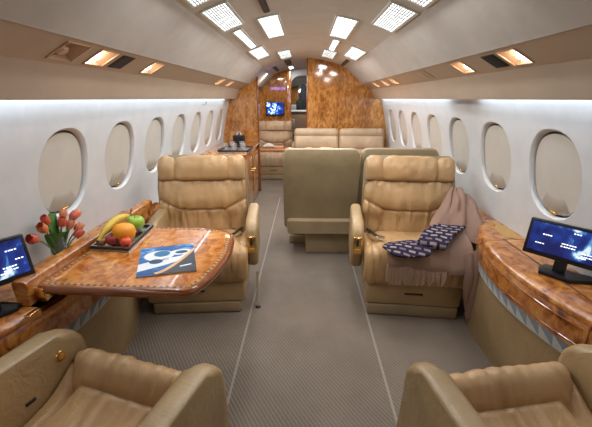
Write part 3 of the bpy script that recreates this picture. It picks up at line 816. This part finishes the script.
# magazine
mg = empty('magazine', (-.60,1.28,zt+.0012), 0, 'blue and white brochure lying on the fold-out table', 'magazine')
c0, c1, c2, c3 = [Vector((x+.60, y-1.28)) for x, y in ((-.725,1.39),(-.630,1.135),(-.418,1.195),(-.512,1.455))]   # tl, bl, br, tr
def mq(u, v): return (c0.lerp(c3, u)).lerp(c1.lerp(c2, u), v)
b = BM(); prism(b, [mq(0,0), mq(0,1), mq(1,1), mq(1,0)], lambda x, y, d: (x, y, d), 0, .004); obj('pages', b, M['cabinet_white'], mg, smooth=False)
mb = mat('brochure cover', (.05,.2,.5), .25); N, L, b_ = nodes(mb)
v = objvec(N, L, (1.0,1.9,1), (0,0,.5)); n = noisetex(N, L, 9, 3, .5, 1.0, v)
r = ramp(N, [(.35,(.012,.08,.28)),(.56,(.03,.18,.48)),(.66,(.30,.52,.75)),(.76,(.8,.87,.92))]); L.new(n.outputs['Fac'], r.inputs['Fac']); L.new(r.outputs['Color'], b_.inputs['Base Color'])
def mpatch(name, pts, z, m):
    b = BM(); b.faces.new([b.verts.new((*mq(u, v_), z)) for u, v_ in pts]); obj(name, b, m, mg, smooth=False)
def ell(cu, cv, ru, rv, n=20, rot=0): return [(cu+ru*math.cos(2*PI*k/n)*math.cos(rot)-rv*math.sin(2*PI*k/n)*math.sin(rot), cv+ru*math.cos(2*PI*k/n)*math.sin(rot)+rv*math.sin(2*PI*k/n)*math.cos(rot)) for k in range(n)]
mpatch('cover', [(0,0),(0,1),(1,1),(1,0)], .0043, mb)
white = mat('brochure white', (.78,.84,.88), .3); navy = mat('brochure navy', (.015,.06,.14), .3); slate = mat('brochure slate', (.05,.055,.07), .3); peach = mat('brochure peach', (.75,.46,.22), .3)
mpatch('cloud', [(.0,.62),(.2,.55),(.45,.5),(.75,.45),(1,.2),(1,.34),(.7,.62),(.45,.72),(.2,.80),(.0,.86)], .0047, white)
mpatch('cloud', ell(.35,.36,.27,.19), .0047, white); mpatch('cloud', ell(.75,.30,.22,.10), .0046, white)
mpatch('oval', ell(.40,.30,.15,.11), .0051, mat('brochure blue', (.02,.17,.36), .3)); mpatch('oval', ell(.76,.30,.12,.06), .0051, navy); mpatch('oval', ell(.30,.57,.12,.08), .0051, navy)
arc = [(.32+.68*k/10, 1-.72*(k/10)**1.5) for k in range(11)]
mpatch('corner_panel', [(1,1)]+arc[::-1], .0053, slate)
mpatch('arc_band', [(a, c_) for a, c_ in arc]+[(a+.0-.04, c_-.055) for a, c_ in arc[::-1]], .0056, peach)
mpatch('title_line', [(.72,.80),(.92,.76),(.92,.80),(.72,.84)], .0056, white)

# fruit tray
ft = empty('fruit_tray', (-.87,1.51,zt+.0012), 0, 'rectangular silver tray with dark rim holding fruit on the table', 'tray')
q0, q1, q2, q3 = [Vector((x+.87, y-1.51)) for x, y in ((-.947,1.375),(-.765,1.358),(-.782,1.655),(-.947,1.69))]
b = BM(); prism(b, [q0,q1,q2,q3], lambda x, y, d: (x, y, d), 0, .008); obj('base', b, M['steel'], ft, smooth=False)
b = BM()
for a, c_ in ((q0,q1),(q1,q2),(q2,q3),(q3,q0)):
    d = (c_-a).normalized(); nn = Vector((-d.y, d.x))*.012
    prism(b, [a-d*.0, c_+d*.0, c_+nn, a+nn], lambda x, y, z: (x, y, z), .006, .020)
obj('rim', b, M['dark'], ft, smooth=False)
b = BM()
for a, c_ in ((q0,q1),(q1,q2),(q2,q3),(q3,q0)):
    d = (c_-a).normalized(); nn = Vector((-d.y, d.x))
    prism(b, [a+nn*.003, c_+nn*.003, c_+nn*.008, a+nn*.008], lambda x, y, z: (x, y, z), .020, .022)
obj('rim_trim', b, M['chrome'], ft, smooth=False)
Z0 = zt+.0012+.0085
def fruitmat(name, c, c2, scale=6, rough=.35):
    m = mat(name, c, rough); N, L, b_ = nodes(m); n = noisetex(N, L, scale*8, 4, .6)
    r = ramp(N, [(.35,c),(.65,c2)]); L.new(n.outputs['Fac'], r.inputs['Fac']); L.new(r.outputs['Color'], b_.inputs['Base Color']); return m
def apple(name, loc, r, m, label, cat, stem=True, dim=.22, rz=0, tilt=0):
    t = empty(name, loc, rz, label, cat); b = BM()
    prof = []
    for k in range(1, 20):
        a = -PI/2 + PI*k/20; rr_ = r*math.cos(a)**.9*(1+.08*math.sin(a)); z = r*.92*math.sin(a) - r*dim*max(0, math.sin(a))**6*1.3*(1-math.cos(a)) - (0)
        if a > .9: z -= r*dim*((a-.9)/.67)**2
        prof.append((max(.001, rr_), z+r*.92))
    lathe(b, prof, (0,0,0), 24); obj('flesh', b, m, t)
    if stem:
        b = BM(); tube(b, [(0,0,r*1.5),(.002,0,r*1.8),(.006,0,r*2.05)], .0016, 6); obj('stem', b, M['brown_leather'], t)
    return t
M['orange'] = mat('orange peel', (.85,.33,.012), .4); N, L, b_ = nodes(M['orange']); n = noisetex(N, L, 260, 2, .5); bump(N, L, b_, n.outputs['Fac'], .3, .002)
apple('orange', (-.828,1.455,Z0), .050, M['orange'], 'round orange in the middle of the fruit tray', 'orange', False, .04)
apple('green_apple', (-.845,1.600,Z0), .043, fruitmat('green apple skin', (.22,.45,.03), (.38,.56,.08)), 'bright green apple at the far corner of the fruit tray', 'apple')
apple('red_apple', (-.865,1.415,Z0), .028, fruitmat('red apple skin', (.26,.015,.02), (.40,.05,.04)), 'small dark red fruit at the near side of the tray', 'fruit')
apple('strawberry', (-.795,1.398,Z0), .024, fruitmat('strawberry skin', (.62,.05,.025), (.75,.12,.05)), 'bright red berry in front of the orange', 'fruit', True, .05)
apple('plum', (-.912,1.412,Z0), .021, fruitmat('plum skin', (.40,.16,.06), (.52,.24,.10)), 'small yellowish-red fruit below the banana tip', 'fruit')
GR = fruitmat('grape skin', (.05,.008,.02), (.10,.015,.035))
k = 0
for x, y, z in ((-.886,1.47,0),(-.878,1.50,0),(-.900,1.49,0),(-.884,1.487,.022),(-.80,1.545,0),(-.815,1.533,.0)):
    b = BM(); bmesh.ops.create_uvsphere(b, u_segments=14, v_segments=10, radius=.0125); o = obj('grape', b, GR); o.location = (x, y, Z0+.0125+z)
    tag(o, ('dark purple grape tucked between the banana and the orange' if k < 4 else 'dark purple grape beside the green apple'), 'grape', 'grapes on the fruit tray' if k < 4 else 'grapes by the green apple'); k += 1
t = empty('banana', (-.905,1.50,Z0), 0, 'yellow banana leaning across the back of the fruit tray', 'banana')
b = BM(); pts = []; rad = []
for k in range(15):
    u = k/14; pts.append((-.012+.052*u+.0*u, -.105+.195*u, .030+.052*u+.028*math.sin(PI*u))); rad.append(.0175*min(1, .35+2.6*min(u, 1-u)))
tube(b, pts, rad, 12); obj('peel', b, fruitmat('banana peel', (.62,.42,.03), (.72,.55,.08), 2), t)
b = BM(); tube(b, [pts[-1], (pts[-1][0]+.004, pts[-1][1]+.012, pts[-1][2]+.012), (pts[-1][0]+.006, pts[-1][1]+.018, pts[-1][2]+.03)], [.006,.0045,.005], 8); obj('stem', b, M['brown_leather'], t)
b = BM(); tube(b, [pts[0], (pts[0][0]-.002, pts[0][1]-.008, pts[0][2]-.004)], [.0062,.004], 8); obj('tip', b, M['dark'], t)

# tulips in a small vase behind the rim
t = empty('vase', (-1.075,1.36,.621), 0, 'small glass vase behind the raised rim holding tulips', 'vase')
b = BM(); lathe(b, [(.026,0),(.030,.004),(.033,.05),(.026,.09),(.030,.11),(.027,.11),(.023,.09),(.029,.05),(.004,.008)], (0,0,0), 20); obj('body', b, gm, t)
pet_a = fruitmat('tulip petal red', (.50,.025,.03), (.72,.20,.09), 5, .5); pet_b = fruitmat('tulip petal pink', (.58,.06,.045), (.80,.40,.15), 5, .5)
leafm = fruitmat('tulip leaf', (.06,.18,.035), (.13,.30,.07), 3, .5); stemm = mat('tulip stem', (.12,.25,.06), .5)
def tulip(hx, hy, hz, m, label, leaf=None, sz=1.0):
    t = empty('tulip', (-1.075+.12*(hx+1.075)*.6, 1.36+.1*(hy-1.36)*.6, .62), 0, label, 'tulip', 'red tulips in the vase')
    o = Vector(t.location); top = Vector((hx,hy,hz))-o
    mid = Vector((top.x*.45, top.y*.45, top.z*.75))
    pts = [(1-u)**2*Vector((0,0,0))+2*u*(1-u)*mid+u*u*top for u in [i/8 for i in range(9)]]
    b = BM(); tube(b, pts, .003, 6); obj('stem', b, stemm, t)
    d = (pts[-1]-pts[-2]).normalized(); q = Vector((0,0,1)).rotation_difference(d).to_matrix().to_4x4()
    mt = Matrix.Translation(top) @ q
    for k in range(6):
        a0 = 2*PI*k/6; b = BM(); rr_ = (.017 if k % 2 else .0195)*sz; hh = .050*sz
        def f(u, v):
            w_ = (u-.5)*1.5*math.sin(PI*(.10+.80*v))**.8; z = hh*v; r_ = rr_*math.sin(PI*min(.97,.16+.60*v))**.75
            return mt @ Vector((r_*math.cos(a0+w_), r_*math.sin(a0+w_), z))
        grid(b, f, 6, 8); obj('petal', b, m, t)
    if leaf is not None:
        for (lx, ly, lz) in leaf:
            e = Vector((lx,ly,lz))-o; b = BM()
            def g(u, v):
                p = e*v + Vector((0,0,.05*math.sin(PI*v))); sdv = Vector((-e.y, e.x, 0)).normalized() if e.xy.length > .01 else Vector((0,1,0))
                return p + (Vector((0.25,.9,0))*.5+sdv*.5).normalized()*(u-.5)*.055*math.sin(PI*min(1,.08+.92*v))**.8 + Vector((0,0,.004*abs(u-.5)))
            grid(b, g, 4, 12); obj('leaf', b, leafm, t)
import itertools
for (hx,hy,hz,m,lab,leaf,sz) in (
    (-1.050,1.225,.772,pet_a,'red tulip hanging lowest at the left end of the bunch',[(-1.055,1.30,.765)],1.05),
    (-1.060,1.290,.783,pet_b,'orange-red tulip drooping left, beside the lowest one',None,1.0),
    (-1.072,1.325,.803,pet_a,'red tulip on the upper left, over the drooping ones',[(-1.075,1.355,.842)],.85),
    (-1.055,1.375,.770,pet_a,'red tulip standing left of centre among the leaves',[(-1.03,1.37,.75)],.9),
    (-1.045,1.400,.752,pet_b,'orange tulip at the front centre of the bunch',None,.85),
    (-1.075,1.420,.795,pet_b,'pale orange tulip at the top centre of the bunch',[(-1.085,1.40,.83)],.8),
    (-1.040,1.435,.728,pet_b,'salmon tulip at the front right of the bunch',[(-1.035,1.45,.75)],.9),
    (-1.030,1.410,.708,pet_a,'red tulip lowest at the front right, just above the rim',None,.9),
    (-1.070,1.468,.770,pet_a,'deep red tulip high on the right of the bunch',[(-1.065,1.50,.79)],.95),
    (-1.075,1.500,.772,pet_b,'red-orange tulip at the far right end of the bunch',None,.85)):
    tulip(hx,hy,hz,m,lab,leaf,sz)

# monitors
def monitor(loc, rz, label, w_=.285, h_=.155, tilt=-12, seed=0, nz=.05):
    t = empty('monitor', loc, rz, label, 'monitor', 'moving map monitors')
    R = Matrix.Translation((0,0,nz)) @ Matrix.Rotation(math.radians(tilt),4,'X')
    b = BM(); box(b, -w_/2, w_/2, -.012, .014, 0, h_, .006, 3, R); box(b, -w_/2+.05, w_/2-.05, .012, .028, .03, h_-.03, .008, 3, R); cs = obj('casing', b, M['black'], t)
    b = BM(); box(b, -w_/2+.013, w_/2-.013, -.0135, -.0115, .020, h_-.013, 0, 1, R); rnd = random.Random(seed); n0 = len(b.faces)
    for (cx, cz, n) in ((-.08,.095,4),(-.01,.075,6),(.06,.055,5),(.08,.11,4),(-.10,.055,4),(.02,.125,3),(.10,.075,3)):
        for k in range(n):
            for row in range(2 if n > 4 else 1):
                x = cx+k*.0085+rnd.uniform(-.001,.001); z = cz-row*.011
                if abs(x) < w_/2-.02: box(b, x-.003, x+.003, -.0142, -.0134, z-.002, z+.002, 0, 1, R)
    box(b, .045, .075, -.0142, -.0134, .035, .039, 0, 1, R)
    b.faces.ensure_lookup_table()
    for f_ in b.faces[n0:]: f_.material_index = 1
    obj('screen', b, [M['screen_map'], M['map_text']], t, smooth=False)
    b = BM(); box(b, -.022, .022, -.002, .02, .012-nz, .03, .005, 2, R); obj('neck', b, M['black'], t)
    b = BM()
    prism(b, [(-.055,-.05),(.055,-.05),(.075,-.02),(.16,.05),(.15,.075),(.06,.045),(-.06,.05),(-.07,0)], lambda x, y, z: (x, y, z), 0, .014, .004, 2); obj('foot', b, M['black'], t)
    return t
mR = monitor((1.058,1.315,.6016), math.radians(-50), 'black monitor showing a blue map on the right ledge', seed=3, nz=.06)
mL = monitor((-1.06,.985,.6005), math.radians(58), 'black monitor with blue map behind the rim at the left edge', seed=8, nz=.09)

# ------------------------------------------------------------------ throw and folded plaid on right seat
def cloth_mat(name, c):
    m = mat(name, c, .95, spec=.1); N, L, b_ = nodes(m); v = objvec(N, L); n = noisetex(N, L, 300, 2, .6, 0, v); bump(N, L, b_, n.outputs['Fac'], .3, .002); return m
M['throw'] = cloth_mat('dusty pink wool', (.31,.198,.148)); M['fringe'] = cloth_mat('pale pink wool fringe', (.48,.33,.255))
def sheet(b, sections, nv=40, nu=None, amp=.006, seed=0, freq=16):
    """sections: list of polylines (lists of points) lofted into a draped sheet with folds"""
    rows = []
    for s in sections:
        P = [Vector(p) for p in s]; out = []
        for k in range(nv+1):
            f = k/nv*(len(P)-1); i = min(int(f), len(P)-2); u = f-i
            a = P[max(i-1,0)]; p1 = P[i]; p2 = P[i+1]; d = P[min(i+2,len(P)-1)]
            out.append(.5*((2*p1)+(p2-a)*u+(2*a-5*p1+4*p2-d)*u*u+(3*p1-a-3*p2+d)*u**3))
        rows.append(out)
    nu = nu or 10*(len(rows)-1)
    def f(u, v):
        q = u*(len(rows)-1); i = min(int(q), len(rows)-2); w_ = q-i; k = int(round(v*nv))
        a = rows[max(i-1,0)][k]; p1 = rows[i][k]; p2 = rows[i+1][k]; d = rows[min(i+2,len(rows)-1)][k]
        p = .5*((2*p1)+(p2-a)*w_+(2*a-5*p1+4*p2-d)*w_*w_+(3*p1-a-3*p2+d)*w_**3)
        n = noise.noise(Vector((u*freq*.5+seed, v*2.2, seed)))*amp*1.6 + amp*.6*math.sin(u*freq+3*noise.noise(Vector((v*2,seed,u))))
        return p + Vector((.3*n, -n*.6, n*.75))
    grid(b, f, nu, nv)
def solid(o, th):
    m = o.modifiers.new('thickness', 'SOLIDIFY'); m.thickness = th; m.offset = 1
    return o
th = empty('throw', (.86,1.95,.47), 0, 'dusty pink fringed wool throw draped over the right seat arm', 'throw')
inv = Matrix.Translation(-Vector(th.location))
def thp(n, b, m, thick=.006):
    bmesh.ops.transform(b, matrix=inv, verts=b.verts); o = obj(n, b, m, th, angle=80)
    if thick: solid(o, thick)
    return o
b = BM()   # shoulder fold falling from the seat back towards the arm
sheet(b, [[(.955,2.225,.735),(.90,2.15,.690),(.835,2.085,.620),(.775,2.03,.545)],
          [(.985,2.225,.745),(.945,2.11,.700),(.900,2.02,.630),(.850,1.96,.520)],
          [(1.020,2.20,.730),(1.005,2.07,.685),(.975,1.96,.610),(.940,1.88,.515)],
          [(1.050,2.16,.705),(1.050,2.04,.660),(1.035,1.93,.590),(1.010,1.84,.490)],
          [(1.060,2.13,.655),(1.062,2.02,.610),(1.055,1.92,.540),(1.045,1.83,.450)]], 34, 52, .017, 3.1, 19)
thp('drape', b, M['throw'])
b = BM()   # lying over the seat cushion and its front roll
sheet(b, [[(.470,1.90,.472),(.470,1.855,.480),(.478,1.825,.462),(.485,1.800,.415),(.487,1.797,.385)],
          [(.57,1.93,.474),(.58,1.87,.482),(.585,1.825,.466),(.588,1.795,.405),(.588,1.793,.370)],
          [(.70,1.95,.478),(.71,1.88,.486),(.715,1.825,.468),(.715,1.790,.395),(.715,1.788,.355)],
          [(.82,1.96,.488),(.83,1.89,.497),(.835,1.825,.474),(.84,1.782,.395),(.84,1.780,.345)],
          [(.93,1.96,.555),(.94,1.87,.535),(.945,1.80,.480),(.945,1.765,.40),(.945,1.765,.345)]], 30, 54, .007, 8.2, 15)
thp('seat_fold', b, M['throw'])
b = BM()   # long end hanging between the seat and the ledge
sheet(b, [[(.905,1.79,.47),(.900,1.765,.36),(.915,1.775,.24),(.950,1.79,.14)],
          [(.945,1.76,.51),(.945,1.735,.37),(.952,1.75,.20),(.972,1.77,.07)],
          [(.985,1.77,.53),(.980,1.745,.36),(.978,1.765,.18),(.985,1.785,.04)],
          [(1.02,1.82,.52),(1.00,1.79,.35),(.992,1.80,.17),(.990,1.815,.03)]], 34, 34, .017, 5.5, 15)
thp('hanging_end', b, M['throw'])
b = BM(); rnd = random.Random(4)
for k in range(54):
    u = k/53; x = .478+.33*u; zt_ = .388-.035*u; ln = (.105-.035*u)+rnd.uniform(-.018,.018); yy = 1.795-.013*u
    tube(b, [(x,yy,zt_+.012),(x+rnd.uniform(-.005,.005),yy-.010,zt_-.02),(x+rnd.uniform(-.014,.014),yy-.006,zt_-ln)], .0034, 4)
f_ = thp('fringe', b, M['fringe'], 0); tag(f_, kind='stuff')
# folded plaid
pm = mat('plaid wool', (.05,.04,.08), .9, spec=.1); N, L, b_ = nodes(pm)
v = objvec(N, L, rot=(0,0,.35))
br = N.new('ShaderNodeTexBrick'); br.inputs['Scale'].default_value = 1; br.inputs['Brick Width'].default_value = .052; br.inputs['Row Height'].default_value = .030; br.inputs['Mortar Size'].default_value = .0095; br.inputs['Mortar Smooth'].default_value = .2
br.inputs['Color1'].default_value = (.34,.30,.29,1); br.inputs['Color2'].default_value = (.10,.075,.12,1); br.inputs['Mortar'].default_value = (.030,.022,.048,1); br.inputs['Bias'].default_value = -.25
L.new(v, br.inputs['Vector']); L.new(br.outputs['Color'], b_.inputs['Base Color'])
pt = empty('folded_blanket', (.72,1.87,.49), 0, 'folded dark plaid blanket with pale checks on the right seat', 'blanket')
inv = Matrix.Translation(-Vector(pt.location))
def ptp(n, b):
    bmesh.ops.transform(b, matrix=inv, verts=b.verts); solid(obj(n, b, pm, pt, angle=80), .012)
b = BM()   # upper fold: a rolled-over slab leaning on the throw
sheet(b, [[(.652,1.835,.497),(.648,1.83,.525),(.70,1.90,.560),(.79,1.97,.575)],
          [(.715,1.815,.498),(.715,1.80,.525),(.775,1.87,.560),(.87,1.95,.575)],
          [(.785,1.795,.500),(.795,1.785,.522),(.86,1.85,.560),(.95,1.93,.578)]], 24, 26, .003, 2.2, 8)
ptp('upper_fold', b)
b = BM()   # flat end spreading towards the aisle
sheet(b, [[(.445,1.825,.490),(.465,1.85,.492),(.50,1.875,.492)],
          [(.505,1.755,.470),(.545,1.82,.498),(.60,1.885,.500)],
          [(.59,1.745,.465),(.635,1.815,.503),(.69,1.885,.508)],
          [(.69,1.755,.470),(.72,1.815,.505),(.77,1.885,.512)]], 22, 30, .003, 6.2, 9)
ptp('flat_end', b)

# chrome post under the left seat edge (seen as a bright fitting by the base)
t = empty('floor_fitting', (-.300,1.95,0), 0, 'small chrome post standing by the aisle side of the left seat', 'fitting')
b = BM(); tube(b, [(0,0,.0),(.0,.01,.10),(.0,.03,.24)], .008, 8); obj('post', b, M['chrome'], t)
b = BM(); lathe(b, [(.016,0),(.018,.004),(.012,.012),(.004,.014)], (0,0,0), 16); obj('base', b, M['black'], t)

# ------------------------------------------------------------------ lights and camera
# violet accent lamp above the niche
l = bpy.data.lights.new('niche_lamp', 'AREA'); l.energy = .35; l.color = (.45,.30,1.0); l.shape = 'RECTANGLE'; l.size = .35; l.size_y = .05
o = bpy.data.objects.new('niche_lamp', l); link(o); o.location = (-.60,5.05,1.50); o.rotation_euler = (math.radians(100),0,0)
tag(o, 'violet accent lamp over the niche', 'lamp')
for nm, loc, en, c, lab in (('niche_fill', (-.50,5.55,1.66), 4, (1,.86,.70), 'added fill light brightening the far niche seat'), ('galley_fill', (-.05,7.0,1.70), 7, (.95,.97,1.0), 'added fill light brightening the galley counter')):  # fill lights without fixtures, added to brighten the dark niche and galley
    l = bpy.data.lights.new(nm, 'AREA'); l.energy = en; l.color = c; l.shape = 'DISK'; l.size = .12
    o = bpy.data.objects.new(nm, l); link(o); o.location = loc; tag(o, lab, 'lamp')
w_ = bpy.data.worlds.new('world'); sc.world = w_; w_.use_nodes = True
w_.node_tree.nodes['Background'].inputs['Color'].default_value = (0,0,0,1)

cam = bpy.data.cameras.new('camera'); co = bpy.data.objects.new('camera', cam); link(co)
co.location = (0,0,1.3); co.rotation_euler = (math.radians(90-18.435), 0, math.radians(1.4965))
cam.sensor_width = 36; cam.sensor_fit = 'HORIZONTAL'; cam.lens = 345/592*36; cam.clip_start = .02
sc.camera = co
sc.view_settings.view_transform = 'Standard'; sc.view_settings.look = 'None'
sc.view_settings.gamma = 1; sc.view_settings.use_curve_mapping = False; sc.view_settings.exposure = 0.5
